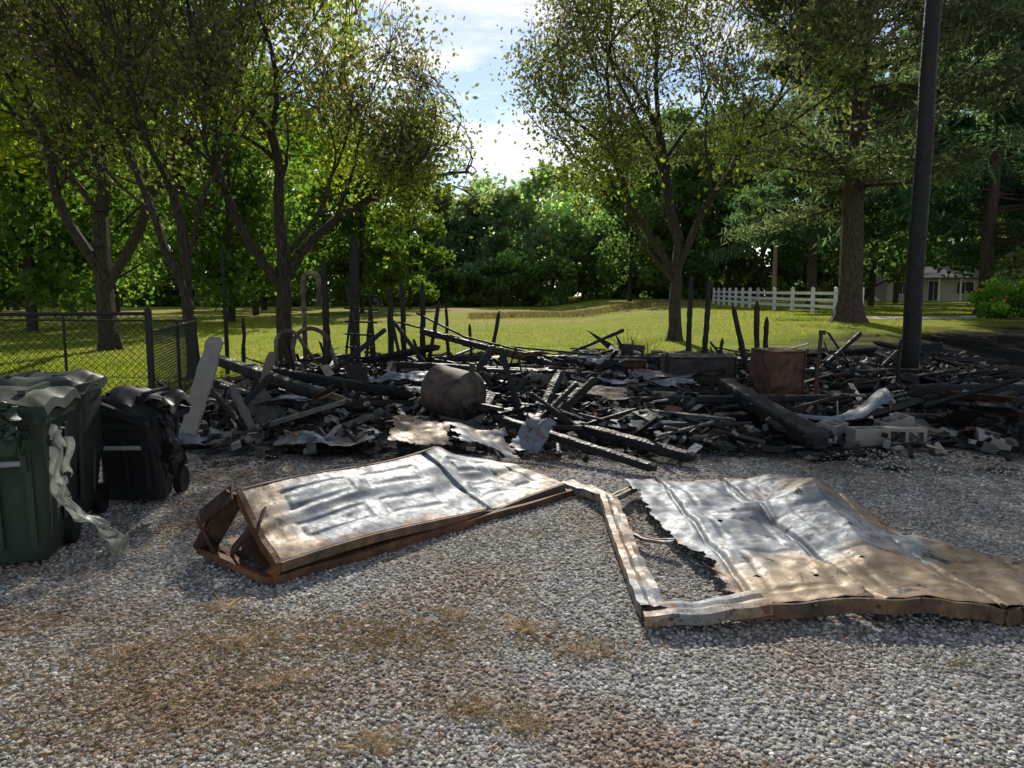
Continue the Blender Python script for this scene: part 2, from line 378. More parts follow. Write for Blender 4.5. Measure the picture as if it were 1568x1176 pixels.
bgtrees('background_woods',lst,.62,3600,36,.0)
lst=[]
for i in range(56):
    lst.append((-75+i*2.8+rng.uniform(-1,1),rng.uniform(90,97),rng.uniform(2.5,7),rng.uniform(2.2,3.6),np.array([.14,.20,.07])*rng.uniform(.7,1.3)))
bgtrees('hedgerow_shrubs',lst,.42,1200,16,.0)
lst=[]
for x,y,h,r in ((-22,34,17,5),(-29,38,19,5.5),(-17,45,17,4.8),(-27,50,20,6),(-36,46,20,6),(-20,58,19,5.5),(-12.5,62,15,4.2),(-33,62,21,6.5),(-15,70,17,4.6),(-42,58,21,6.5),(-24,72,20,6),(-48,72,22,7),(-11,80,14,4)):
    lst.append((x,y,h,r,np.array([.10,.16,.04])*rng.uniform(.7,1.25)))  # leaf green also raised, haze put into the colour
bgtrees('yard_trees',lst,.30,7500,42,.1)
lst=[]
for x,y,h,r in ((12,76,17,4.6),(17,80,19,5),(23,84,19,5.5),(30,90,20,6),(38,94,21,6),(48,92,21,6.5),(57,88,22,6.5),(66,84,22,7),(34,66,18,5),(52,72,20,6),(20,69,17,4.6),(27,56,18,5.2),(36,54,20,6),(46,58,20,6),(14.5,66,13,3.4)):
    lst.append((x,y,h,r,np.array([.085,.135,.06])*rng.uniform(.75,1.25)))
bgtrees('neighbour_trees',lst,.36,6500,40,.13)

def pine(name,x,y,h,r,limb0,rad,seed,n_limb=60,tuft=26,colr=(.03,.055,.028),sz=.065):
    R=np.random.default_rng(seed);bz=Hf(x,y);S=[];tips=[]
    top=np.array([x+.3,y,bz+h]);tr=tube([(x,y,bz-.1),(x,y,bz+.25),(x+.02,y,bz+.8),(x-.06,y,bz+h*.2),(x+.05,y,bz+h*.35),(x+.02,y,bz+h*.52),(x+.15,y,bz+h*.7),top],[r*1.8,r*1.3,r,r*.88,r*.8,r*.66,r*.45,.06],14,(.5,.5,.5),0)
    for i in range(n_limb):
        f=(i+R.random())/n_limb;z=bz+limb0+(h-limb0)*f;a=R.uniform(0,6.28);L=rad*(1-.7*f)*R.uniform(.6,1.15)
        p=np.array([x+.1,y,z]);d=np.array([math.cos(a),math.sin(a),.25-.25*(1-f)])
        k=6;rr=.08*(1-.6*f)
        for j in range(k):
            d=d+R.normal(0,.12,3)+np.array([0,0,.03]);d/=np.linalg.norm(d);q=p+d*L/k;S.append((p,q,rr,rr*.8));rr*=.8;p=q
            if j>=1:
                for _ in range(4):
                    e=perp(d,R.uniform(.5,1.2),R);e[2]=abs(e[2])*.5-.1;ll=L*.22*R.uniform(.5,1.3);S.append((p,p+e*ll,rr*.5,.008))
                    tips.append(p+e*ll);tips.append(p+e*ll*.6)
    T=np.array(tips);C=np.repeat(T,tuft,axis=0)+R.normal(0,.27,(len(T)*tuft,3))*np.array([1,1,.65])
    col=mixcol(R.random(len(C))*.8+n3(T,.35).repeat(tuft),colr,np.array(colr)*1.9)
    lv=leaves(C,sz,col,.3,5.)
    print(name,len(S),len(C))
    return build(name,[tr,segchunk(S,5),lv+(1,)],[BARKP,LEAF])
pine('pine_tree',12.7,28,21,.44,4.4,8.2,3,105,20,(.065,.085,.06),.075)
pine('pine_tree',23.5,37,18,.33,3.2,6.5,5,80,17,(.05,.09,.06),.095)
pine('pine_tree',31,42,20,.35,2.6,7,6,80,17,(.05,.09,.06),.10)
pine('pine_tree',18.5,46,18,.3,4,6,8,70,17,(.055,.09,.06),.10)

# ---------------------------------------------------------------- fences
def chain_fence(name,pts,h,post_w=.035):
    ch=[];bk=(.012,.012,.013)
    for a,b in zip(pts[:-1],pts[1:]):
        a=np.array(a,float);b=np.array(b,float);L=np.linalg.norm(b-a);u=(b-a)/L
        def P(s,z): 
            x,y=a+u*s;return (x,y,Hf(x,y)+z)
        A=[];B=[]
        sp=.085
        for i in range(int((L+h)/sp)):
            s=i*sp-h
            for sg in (1,-1):
                s0,s1=(s,s+h) if sg==1 else (s+h,s)
                z0,z1=.04,h
                lo=max(0,min(s0,s1));hi=min(L,max(s0,s1))
                if hi<=lo: continue
                f=lambda ss:(z0+(z1-z0)*(ss-s0)/(s1-s0))
                off=.003*sg
                p=np.array(P(lo,f(lo)));q=np.array(P(hi,f(hi)));A.append(p+off);B.append(q+off)
        ch.append(segs(A,B,np.full(len(A),.0028),np.full(len(A),.0028),4,bk))
        ch.append(tube([P(0,h),P(L,h)],.022,8,bk))
        ch.append(tube([P(0,.06),P(L,.06)],.006,6,bk))
        m=max(1,int(round(L/2.4)))
        for i in range(m+1):
            x,y,z=P(L*i/m,0);r=post_w if i else post_w*1.25
            ch.append(tube([(x,y,z-.1),(x,y,z+h+.05),(x,y,z+h+.08)],[r,r,r*.4],8,bk))
    return build(name,ch,[PAINT])
chain_fence('chain_link_fence',[(-4.46,9.1),(-9.2,6.6)],1.44)
chain_fence('chain_link_fence',[(-4.6,9.4),(-6.2,14.5),(-12,15.6),(-20,13)],1.2,.028)

def rail_fence(name,pts,h=1.25,gap=2.3):
    ch=[];w=(.80,.81,.82)
    for a,b in zip(pts[:-1],pts[1:]):
        a=np.array(a,float);b=np.array(b,float);L=np.linalg.norm(b-a);m=max(1,int(round(L/gap)));prev=None
        for i in range(m+1):
            x,y=a+(b-a)*i/m;z=Hf(x,y)
            ch.append(box((x,y,z+h/2),(.14,.14,h+.05),w,0,.3));
            ch+=xf([tube([(0,0,0),(0,0,.07)],[.11,.01],4,w)],(x,y,z+h+.03),.78)
            if prev is not None:
                for zz in (.35,.68,1.02):
                    ch.append(beam((prev[0],prev[1],prev[2]+zz),(x,y,z+zz),.045,.15,w))
            prev=(x,y,z)
    return build(name,ch,[PAINT])
rail_fence('white_rail_fence',[(16.8,62),(15.2,46),(16.2,34.5)])
rail_fence('white_rail_fence',[(20.9,31.0),(27,29.5)],1.3)

def drv(u,v):
    x=14.5+u*45;y=31.0+2.6*u+ (v-.5)*(3.6)+1.2*math.sin(u*5)*.4
    return (x,y,Hf(x,y)+.02)
DR=mat_attr('pale_gravel_lane',.95,.25,3,.3,.01,40,.1)
build('driveway',[grid(drv,60,8,(.55,.51,.46))],DR,True)

# ---------------------------------------------------------------- utility poles
def pole(name,x,y,h,r0,r1,col,mat,lean=0,arms=False):
    z=Hf(x,y);n=9
    pts=[(x+lean*(i/n)*h+.012*math.sin(i*2.1),y,z-.2+(h+.2)*i/n) for i in range(n+1)]
    ch=[tube(pts,[r0+(r1-r0)*i/n for i in range(n+1)],14,col)]
    if arms:
        ch.append(box((x,y-.16,z+h-.5),(2.2,.1,.12),col)); 
        for dx in (-.95,-.4,.4,.95): ch.append(tube([(x+dx,y-.16,z+h-.44),(x+dx,y-.16,z+h-.25)],[.05,.03],8,(.3,.3,.32)))
        ch.append(tube([(x+.35,y-.1,z+h-1.9),(x+.35,y-.1,z+h-1.1)],.24,10,(.35,.36,.37)))
    return build(name,ch,[mat],True)
pole('charred_utility_pole',6.95,12.9,9.6,.155,.115,(.008,.008,.009),CHAR,.006)
pole('utility_pole',21.8,62,9.6,.2,.14,(.40,.30,.21),PAINT,0,True)
ch=[]
zt=Hf(21.8,62)+9.35
for dx in (-.95,-.4,.4,.95):
    ex,ey=70,54
    pts=[(21.8+dx+(ex-21.8)*t,62+(ey-62)*t,zt-4*1.0*t*(1-t)) for t in np.linspace(0,1,14)]
    ch.append(tube(pts,.018,4,(.02,.02,.02)))
build('power_lines',ch,[PAINT])

# ---------------------------------------------------------------- houses
def house(name,x,y,w,d,h,wall,roof,yaw,doors,gable=1.3):
    z=Hf(x,y)-.1;e=empty(name);o=(x,y,z)
    def part(nm,chs): build(nm,xf(chs,o,yaw),[PAINT],False,e)
    part('walls',[box((0,0,h/2),(w,d,h),wall)]+[([(s*w/2,-d/2,h),(s*w/2,d/2,h),(s*w/2,0,h+gable)],[[0,1,2]],wall) for s in (-1,1)])
    part('roof',[beam((0,-d/2-.4,h-.15),(0,0,h+gable+.06),w+.8,.12,roof),beam((0,d/2+.4,h-.15),(0,0,h+gable+.06),w+.8,.12,roof)])
    D=[];Fm=[]
    for cx,cz,ww,hh in doors:
        D.append(box((cx,-d/2-.01,cz),(ww,.06,hh),(.02,.025,.03)))
        for sx in (-1,1): Fm.append(box((cx+sx*(ww/2+.05),-d/2-.03,cz),(.1,.1,hh+.2),(.7,.7,.68)))
        for sz in (-1,1): Fm.append(box((cx,-d/2-.031,cz+sz*(hh/2+.05)),(ww,.1,.1),(.7,.7,.68)))
        Fm.append(box((cx,-d/2-.045,cz),(.05,.03,hh),(.7,.7,.68)))
    part('openings',D);part('trim',Fm)
    part('porch_posts',[box((s,-d/2-1.3,h/2-.1),(.16,.16,h-.2),(.75,.75,.73)) for s in np.linspace(-w/2+.4,w/2-.4,5)]+[box((0,-d/2-.95,h-.1),(w,1.4,.1),roof)])
house('ranch_house',44,80,9,6,2.5,(.50,.46,.40),(.2,.19,.18),-.15,[(-3,1.4,1.2,1.2),(0,1.1,1,2),(3,1.4,1.6,1.2)],1.1)
house('white_house',57,82,6,6,2.8,(.76,.77,.78),(.25,.25,.25),-.3,[(-1.6,1.5,1,1.3),(1.2,1.1,1,2)])
house('white_house',-18,106,10,6,2.2,(.70,.71,.73),(.3,.3,.31),.05,[(-3.4,1.3,1,1.1),(0,1.0,1,1.9),(3.4,1.3,1.4,1.1)],.9)
house('brick_house',-48,104,15,7,2.2,(.28,.12,.08),(.1,.08,.07),.05,[(-5,1.3,1.2,1.0),(0,1.0,1,1.9),(5,1.3,1.4,1.0)],1.0)

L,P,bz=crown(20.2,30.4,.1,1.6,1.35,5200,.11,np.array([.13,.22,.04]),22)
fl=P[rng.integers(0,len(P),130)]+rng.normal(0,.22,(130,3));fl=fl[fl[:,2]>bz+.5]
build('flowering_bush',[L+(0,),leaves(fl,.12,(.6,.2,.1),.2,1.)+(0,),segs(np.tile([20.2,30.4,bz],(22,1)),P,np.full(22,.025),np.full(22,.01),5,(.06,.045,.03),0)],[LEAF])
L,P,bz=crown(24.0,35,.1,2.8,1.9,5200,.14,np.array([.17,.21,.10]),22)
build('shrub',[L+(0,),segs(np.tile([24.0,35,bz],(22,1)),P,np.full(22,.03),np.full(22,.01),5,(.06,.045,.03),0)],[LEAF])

# ---------------------------------------------------------------- grasses
def blades(X,Y,h,w,col,spr=.5,z=None):
    n=len(X);Z=H(X,Y);a=rng.uniform(0,6.28,n);hh=h*rng.uniform(.5,1.3,n);ln=np.clip(rng.normal(0,spr,(n,2)),-1.8,1.8)*hh[:,None]
    b=np.stack([X,Y,Z-.005],-1);dx=np.stack([np.cos(a),np.sin(a),np.zeros(n)],-1)*w/2
    mid=b+np.concatenate([ln*.4,(hh*.6)[:,None]],1);tip=b+np.concatenate([ln,(hh*.95)[:,None]],1)
    V=np.stack([b-dx,b+dx,mid+dx*.7,tip,mid-dx*.7],1).reshape(-1,3)
    F=np.arange(5*n).reshape(-1,5)
    c=np.asarray(col,float);c=np.tile(c,(n,1)) if c.ndim==1 else c
    return (V,F,np.clip(c*np.exp(rng.normal(0,.25,(n,1))),0,1))
def patch(cx,cy,rx,ry,n): return cx+np.clip(rng.normal(0,rx,n),-2.2*rx,2.2*rx),cy+np.clip(rng.normal(0,ry,n),-2.2*ry,2.2*ry)
ch=[]
for cx,cy,rx,ry,n in ((-1.2,3.35,.5,.22,3600),(-1.9,2.9,.5,.3,3600),(-.55,3.35,.28,.15,2200),(.35,3.3,.2,.08,400),(.05,3.8,.13,.1,220),(-2.6,3.6,.4,.3,1400),(-1.3,2.6,.6,.2,2200),(-.2,2.75,.14,.05,320),(.03,2.65,.06,.05,240),(.1,5.0,.4,.12,500),(-.3,4.5,.5,.2,500),(-2.6,6.2,.4,.3,600),(1.9,3.1,.12,.05,120),(2.3,2.75,.15,.06,140),(-.6,2.5,.25,.06,350),(2.6,6.4,.5,.3,200)):
    X,Y=patch(cx,cy,rx,ry,n);w=rng.random(n)**2
    ch.append(blades(X,Y,.028,.0035,mixcol(w,mixcol(rng.random(n),(.36,.20,.12),(.52,.40,.26)),(.17,.20,.07)),2.0))
for cx,cy in ((-1.25,3.28),(.08,3.45),(-.95,2.95),(-.15,2.72),(.05,2.62),(-1.75,3.2),(2.15,2.62),(-.5,2.5),(-.3,3.6),(-1.5,3.7),(.35,3.2)):
    X,Y=patch(cx,cy,.05,.035,110);ch.append(blades(X,Y,.06,.003,(.5,.39,.26),1.4))
build('dry_grass',ch,[STRAW])
n=80000;Y=17+35*rng.random(n)**1.3;X=rng.uniform(-1,1,n)*(Y*.8+2)
k=~((Y<19.5+.5*np.maximum(X,0)+1.5*np.sin(X*1.3))&(X>-5)&(X<20))&~((X>14)&(np.abs(Y-32.5)<3));X,Y=X[k],Y[k]
n2=10000;Y2=rng.uniform(10.5,18,n2);X2=rng.uniform(-14,-5.2,n2)
X=np.concatenate([X,X2]);Y=np.concatenate([Y,Y2])
build('lawn_grass',[blades(X,Y,.07,.022,mixcol(rng.random(len(X)),(.17,.22,.02),(.34,.36,.05)),.5)],[LAWN])
n=12000;X=rng.uniform(-3,15,n);Y=rng.normal(54,1.6,n)+X*.3+np.sin(X*.9)*.8
build('tall_dry_weeds',[blades(X,Y,.32,.05,mixcol(rng.random(n),(.42,.33,.17),(.25,.26,.08)),.4)],[STRAW])
n=3000;Y=2.1+7*rng.random(n)**1.4;X=rng.uniform(-1,1,n)*(Y*.75)
c=leaves(np.stack([X,Y,np.full(n,.02)],-1),.016,mixcol(rng.random(n),(.16,.08,.04),(.28,.2,.12)),.4)
V=c[0].copy();V[:,2]=.02+(V[:,2]-.02)*.35+.002
build('leaf_litter',[(V,c[1],c[2])],[STRAW])

# ---------------------------------------------------------------- trash bins
def bin_(name,x,y,yaw,col,h=1.08,slump=0.0,seed=0,lid=True,tilt=0,wid=1.0):
    R=random.Random(seed);ch=[];wob=lambda p,z:(p[0]*(1+slump*.22*math.sin(3*z+seed+p[1]*4)),p[1]*(1+slump*.15*math.cos(4*z+seed)),z+slump*.09*math.sin(p[0]*7+seed)*(z/h)**2)
    L=[]
    for z,w,d in ((.04,.42,.46),(.10,.45,.50),(.3,.47,.53),(.60,.51,.59),(.80,.53,.63),(h-.12,.555,.68),(h-.115,.60,.73),(h-.05,.605,.735),(h-.045,.57,.69)):
        L.append([wob(p,z) for p in rrect(w,d,.06)])
    ch+=loft(L,col)
    for sx in (-.17,0,.17):
        ch.append(beam((sx,-.262,.14),(sx*1.05,-.312,h-.3),.035,.03,col,0))
    ch.append(tube([(-.16,-.335,h-.36),(.16,-.335,h-.36)],.018,8,(.3,.3,.3)))
    for sx in (-.17,.17): ch.append(box((sx,-.32,h-.36),(.03,.07,.10),col))
    ch.append(box((0,-.345,h-.19),(.42,.03,.05),col))
    for s in (-1,1):
        ch.append(beam((s*.237,-.12,.2),(s*.268,-.15,h-.2),.03,.02,col));ch.append(beam((s*.237,.12,.2),(s*.268,.15,h-.2),.03,.02,col))
        ch.append(tube([(s*.20,.25,.11),(s*.27,.25,.11)],[.115,.115],16,(.012,.012,.012)))
    ch.append(tube([(-.2,.25,.11),(.2,.25,.11)],.012,6,(.2,.2,.2)))
    ch.append(tube([(-.22,.34,h-.1),(-.22,.43,h-.06),(.22,.43,h-.06),(.22,.34,h-.1)],.017,8,col))
    if lid:
        def ld(u,v):
            a=(u-.5)*.63;b=(v-.5)*.77
            e=max(abs(u-.5),abs(v-.5))*2
            z=h+.0+.045*(1-e**3)+slump*(.025*math.sin(a*11+seed)+.02*math.sin(b*13+a*5+seed)-.07*(e**4)*(.5+.5*math.sin(a*19+b*15+seed)))
            if e>.97: z-=.05
            return (a,b,z)
        ch.append(grid(ld,36,36,col))
        for s in (-.15,.15): ch.append(box((s,.02,h+.043),(.04,.5,.025),col))
        ch.append(tube([(-.2,.4,h),(.2,.4,h)],.022,8,col))
    ch=[(np.asarray(c[0],float)*np.array([wid,wid,1]),)+tuple(c[1:]) for c in ch]
    ob=build(name,xf(ch,(x,y,0),yaw,0,tilt),[PLAST],True)
    md=ob.modifiers.new('e','EDGE_SPLIT');md.split_angle=math.radians(38);return ob
bin_('trash_bin',-3.09,4.48,.3,(.022,.042,.027),1.02,.35,2)
bin_('trash_bin',-3.30,5.2,.2,(.02,.03,.025),1.04,.6,5,wid=.95)
bin_('trash_bin',-2.98,5.85,.05,(.014,.015,.018),.84,1.1,9,wid=.9)
def drape(name,pts,w,col,mat,seed,alpha=None):
    pts=np.array(pts,float)
    def f(u,v):
        k=v*(len(pts)-1);i=min(int(k),len(pts)-2);p=pts[i]*(1-(k-i))+pts[i+1]*(k-i)
        ww=w*(1-.45*v+.35*math.sin(v*9+seed))
        d=(u-.5)*ww
        return (p[0]+d*.75+.025*math.sin(u*17+v*5+seed)+.02*math.sin(v*31+u*5),p[1]-d*.5+.035*math.sin(u*13+v*9),p[2]+.02*math.sin(v*23+u*7)-(.06*math.sin(u*19+seed) if v>.93 else 0))
    hole=lambda u,v: noise.noise(Vector((u*5+seed,v*13,0)))<.22
    return build(name,[grid(f,30,60,col,0,hole)],[mat],True)
m=M('melted_film');c=m.attr();d=m.n('ShaderNodeBsdfPrincipled');m.l(c,d.inputs['Base Color']);d.inputs['Roughness'].default_value=.35
tl=m.n('ShaderNodeBsdfTranslucent');m.l(c,tl.inputs[0]);tp=m.n('ShaderNodeBsdfTransparent');a1=m.n('ShaderNodeMixShader');a1.inputs[0].default_value=.5
m.l(d.outputs[0],a1.inputs[1]);m.l(tl.outputs[0],a1.inputs[2]);a2=m.n('ShaderNodeMixShader');m.l(m.ramp(m.noise(14,4),[(.4,.15),(.6,.6)]),a2.inputs[0])
m.l(a1.outputs[0],a2.inputs[1]);m.l(tp.outputs[0],a2.inputs[2]);m.l(a2.outputs[0],m.out.inputs['Surface']);FILM=m.m
drape('melted_plastic_film',[(-2.74,4.38,.85),(-2.72,4.36,.65),(-2.72,4.36,.45),(-2.66,4.41,.30),(-2.56,4.48,.2),(-2.46,4.51,.03)],.27,(.34,.38,.34),FILM,1)
drape('melted_bin_lid',[(-2.95,4.10,1.03),(-2.87,4.07,1.02),(-2.81,4.05,.97),(-2.77,4.03,.88),(-2.76,4.03,.80)],.36,(.025,.05,.034),PLAST,4)
drape('melted_trash_bag',[(-2.83,5.6,.86),(-2.70,5.58,.82),(-2.64,5.56,.7),(-2.60,5.56,.5),(-2.62,5.56,.3)],.30,(.012,.012,.014),PLAST,6)

# ---------------------------------------------------------------- garage doors
def lerp(a,b,t): return np.array(a)*(1-t)+np.array(b)*t
D_=np.array([-1.31,4.06,.13]);C_=np.array([.43,5.98,.09]);A_=np.array([-1.69,4.52,.43]);M_=np.array([-.74,6.12,.33]);N_=np.array([-.22,6.5,.20])
def frontp(s): return lerp(D_,C_,s)+np.array([0,0,.02*math.sin(s*7)])
def backp(s): return (lerp(A_,M_,s/.62) if s<.62 else lerp(M_,N_,(s-.62)/.38))+np.array([0,0,.012*math.sin(s*11)])
def rect_emb(s,t):
    e=0
    for (a,b,c,d) in ((.08,.29,.16,.45),(.08,.29,.57,.86),(.33,.54,.16,.45),(.33,.54,.57,.86),(.68,.80,.18,.45),(.68,.80,.57,.82),(.84,.94,.18,.82)):
        q=min((s-a)*2.4,(b-s)*2.4,(t-c)*.6,(d-t)*.6)
        if q>0: e+=-.009*min(1,q/.018)+ .008*min(1,max(0,(q-.03)/.02))
    return e
def lp(s,t):
    p=lerp(frontp(s),backp(s),t);e=rect_emb(s,t)
    n_=.07*noise.noise(Vector((s*3.1,t*2.2,1.3)))+.02*noise.noise(Vector((s*11,t*7,4)))
    seam=-.028*math.exp(-((s-.61-.05*(1-t))/.007)**2)
    dent=.07*math.exp(-((s-.70)/.06)**2)*(t-.3)
    p=p+np.array([.35*e,-.35*e,e*.9+n_*math.sin(math.pi*min(1,max(0,t)))+seam+dent]);return p
def pcols(nu,nv,fn,keep=None):
    return np.array([fn((i+.5)/nu,(j+.5)/nv) for j in range(nv) for i in range(nu) if keep is None or keep((i+.5)/nu,(j+.5)/nv)],float)
edge=lambda s,t:min(s*2.5,(1-s)*2.5,t*.6,(1-t)*.6)
cf=lambda s,t:(.85*float(smooth(.2,.04,s))+.35*float(smooth(.25,.05,t))+.25*float(smooth(.7,.9,s)), .05+.85*max(0,1-edge(s,t)/.06)*(.6+.5*noise.noise(Vector((s*9,t*9,2)))),0)
g=grid(lp,170,70,pcols(170,70,cf));ch=[g]
g2=grid(lambda s,t:lp(s,t)-np.array([0,0,.035]),60,24,(.5,.9,0));ch.append(g2)
RU=(.14,.075,.042);RD=(.06,.038,.026);RE=(.17,.12,.08)
rch=[]
for i in range(24):
    s0,s1=i/24,(i+1)/24
    a,b=lp(s0,0),lp(s1,0)
    rch.append(beam(a+[.0,-.012,-.03],b+[.0,-.012,-.03],.03,.055,RE,0))
    a2=lerp((-1.36,4.02,.028),(.5,5.95,.03),s0);b2=lerp((-1.36,4.02,.028),(.5,5.95,.03),s1)
    w0,w1=.015*math.sin(i*.9),.015*math.sin((i+1)*.9)
    rch.append(beam(a2+[0,w0,0],b2+[0,w1,0],.05,.05,RU,0))
for i in range(16):
    s0,s1=i/16,(i+1)/16;a,b=lp(s0,1),lp(s1,1);rch.append(beam(a+[0,.01,-.03],b+[0,.01,-.03],.03,.06,RD))
for i in range(8):
    a,b=lp(0,i/8),lp(0,(i+1)/8);rch.append(beam(a+[-.015,-.01,-.035],b+[-.015,-.01,-.035],.035,.065,RU))
G0=np.array([-1.36,4.02,.03]);G1=np.array([-1.93,4.47,.05]);G2=np.array([-1.95,4.5,.25])
rch+= [beam(G0,G1,.09,.035,RU,0,.3),beam(G1,A_+[-.05,.03,-.04],.05,.13,RD,0,.2),beam(G0+[0,0,.03],D_+[-.01,0,-.02],.05,.05,RU),
       beam(G1+[.1,-.03,0],G2,.10,.02,RD,0,.5),beam(G2,A_+[-.06,0,-.02],.16,.015,RD,0,.4),beam((-1.75,4.45,.04),(-1.5,4.35,.32),.14,.012,RD,0,.6),
       beam((-1.5,4.12,.02),(-1.9,4.62,.03),.04,.04,RU)]
low=grid(lambda s,t:lerp(lerp((-1.34,4.05,.04),(.5,5.98,.03),s),lerp((-1.85,4.62,.07),(-.1,6.6,.05),s),t)+np.array([0,0,.02*noise.noise(Vector((s*6,t*4,0)))]),50,16,(.4,.9,0))
ch.append(low)
inner=grid(lambda s,t:lerp(np.array([-1.35,4.08,.04]),np.array([-1.72,4.56,.40]),s)*(1-t)+lerp(np.array([-1.3,4.12,.04]),np.array([-1.9,4.6,.06]),s)*t+np.array([.12,.14,0]),10,10,(.3,.9,0));ch.append(inner)
e=empty('collapsed_garage_door')
build('door_skin',ch,[PANEL],True,e);build('door_frame',rch,[RUST],False,e)

Lk=[(1.13,3.56),(1.0,4.3),(.93,5.98)];Rk=[(3.55,3.44),(3.1,3.98),(2.66,4.6),(2.55,5.25),(2.5,5.92)]
def poly(P,t):
    k=t*(len(P)-1);i=min(int(k),len(P)-2);return np.array(P[i])*(1-(k-i))+np.array(P[i+1])*(k-i)
def rp(s,t):
    q=poly(Lk,t)*(1-s)+poly(Rk,t)*s
    x,y=q;y+=.16*math.sin(math.pi*s)*t+.03*math.sin(s*9)*(t>.97)
    z=.125-.035*t+.08*noise.noise(Vector((x*1.5,y*1.1,3.3)))+.03*noise.noise(Vector((x*4,y*3,1)))+.012*noise.noise(Vector((x*11,y*9,2)))
    for sx in (1.22,1.83-.03*(y-3.5),2.42): z-=.028*math.exp(-((x-sx)/.016)**2)
    rd=abs((x-2.12)-.12*(y-4.6));z+=.14*max(0,1-rd/.34)*float(smooth(3.7,4.6,y))*(1-.3*float(smooth(5,6,y)))
    z+=.07*max(0,1-abs(y-5.1-.25*(x-1.5))/.25)*float(smooth(1.3,1.7,x))
    gx=1.6+(4.5-y)*.21;dx=x-gx
    if 3.5<y<4.6: z+=(-.07 if dx>0 else .07)*math.exp(-abs(dx)/.13)*math.sin(math.pi*(y-3.5)/1.15)
    for cx in (1.52,2.12,2.72):
        for cy in (3.95,4.75,5.5):
            q2=min(.2-abs(x-cx),.3-abs(y-cy))
            if q2>0: z+=-.007*min(1,q2/.02)+.006*min(1,max(0,(q2-.04)/.02))
    return np.array([x,y,max(.03,z)])
def rkeep(s,t):
    x,y,_=rp(s,t)
    gx=1.6+(4.5-y)*.21;wd=.03*math.sin(math.pi*min(1,max(0,(y-3.6)/.95)))+.004*noise.noise(Vector((y*20,0,0)))
    if 3.6<y<4.55 and abs(x-gx)<wd: return False
    lim=.02+.05*math.exp(-((t-.42)/.12)**2)+.03*noise.noise(Vector((t*14,3,0)))+.02*noise.noise(Vector((t*50,3,0)))
    if .05<t<.9 and s<lim: return False
    if noise.noise(Vector((x*9,y*9,7)))>.66: return False
    return True
nu,nv=190,170
rc=lambda s,t:(.05+.85*float(smooth(.6,.05,t))+.4*float(smooth(.35,.9,s)), .0+.6*max(0,1-t/.05)+.35*(s>.93)+.5*(t>.97)+.5*(s<.05)*(t<.6),0)
sk=grid(rp,nu,nv,pcols(nu,nv,rc,rkeep),0,rkeep)
e=empty('fallen_garage_door')
build('door_skin',[sk],[PANEL2],True,e)
rch=[]
for i in range(30):
    a=rp(i/30,0);b=rp((i+1)/30,0);a[2]=max(.09,a[2]);b[2]=max(.09,b[2])
    rch.append(beam(a+[0,-.012,-.042],b+[0,-.012,-.042],.02,.075,RE))
for i in range(20):
    a=rp(1,i/20);b=rp(1,(i+1)/20);rch.append(beam(a+[.01,0,-.03],b+[.01,0,-.03],.02,.05,RU))
build('door_edge_channels',rch,[RUST],False,e)
def ribbon(pts,w,th,nx=40,amp=.012,seed=0,side=(0,0)):
    pts=np.array(pts,float);seg=np.r_[0,np.cumsum(np.linalg.norm(np.diff(pts,axis=0),axis=1))];seg/=seg[-1]
    P=np.array([[np.interp(t,seg,pts[:,k]) for k in range(3)] for t in np.linspace(0,1,nx+1)])
    T=np.gradient(P,axis=0);Nn=np.stack([-T[:,1],T[:,0],np.zeros(nx+1)],-1);Nn/=np.linalg.norm(Nn,axis=1,keepdims=True)+1e-9
    prof=[(-.5,-th),(-.5,0),(-.2,.003),(0,-.007),(.2,.003),(.5,0),(.5,-th)]
    V=[];n=len(prof)
    for i in range(nx+1):
        for a,b in prof:
            q=P[i]+Nn[i]*a*w;q=q+[0,0,b+amp*noise.noise(Vector((q[0]*7+seed,q[1]*7,0)))];V.append(q)
    F=[[i*n+j,i*n+j+1,(i+1)*n+j+1,(i+1)*n+j] for i in range(nx) for j in range(n-1)]
    return (V,F,(.6,.34,0))
fr=[ribbon([(.47,6.2,.06),(.74,5.55,.12),(.71,4.6,.10),(.70,3.50,.09)],.13,.06,60,.03,1),
    ribbon([(.64,3.50,.086),(.95,3.50,.10),(1.27,3.58,.118)],.16,.055,30,.012,2),
    ribbon([(.72,5.5,.11),(.84,5.6,.12),(.98,5.85,.10)],.07,.04,20,.02,3),
    ribbon([(.78,4.75,.07),(.85,4.62,.08),(1.02,4.5,.12)],.05,.02,20,.03,5)]
build('door_side_frame',fr,[PANEL2],False,e)
build('bolts',[tube([(1.19+i*.31,3.51+.004*i,.10),(1.19+i*.31,3.495,.10)],.009,6,RD) for i in range(7)]+[tube([(.8,3.62,0),(.8,3.62,.06)],.015,6,RD),tube([(1.2,3.60,0),(1.2,3.60,.07)],.02,6,RD),tube([(1.85,3.56,0),(1.85,3.56,.07)],.02,6,RD)],[RUST],False,e)

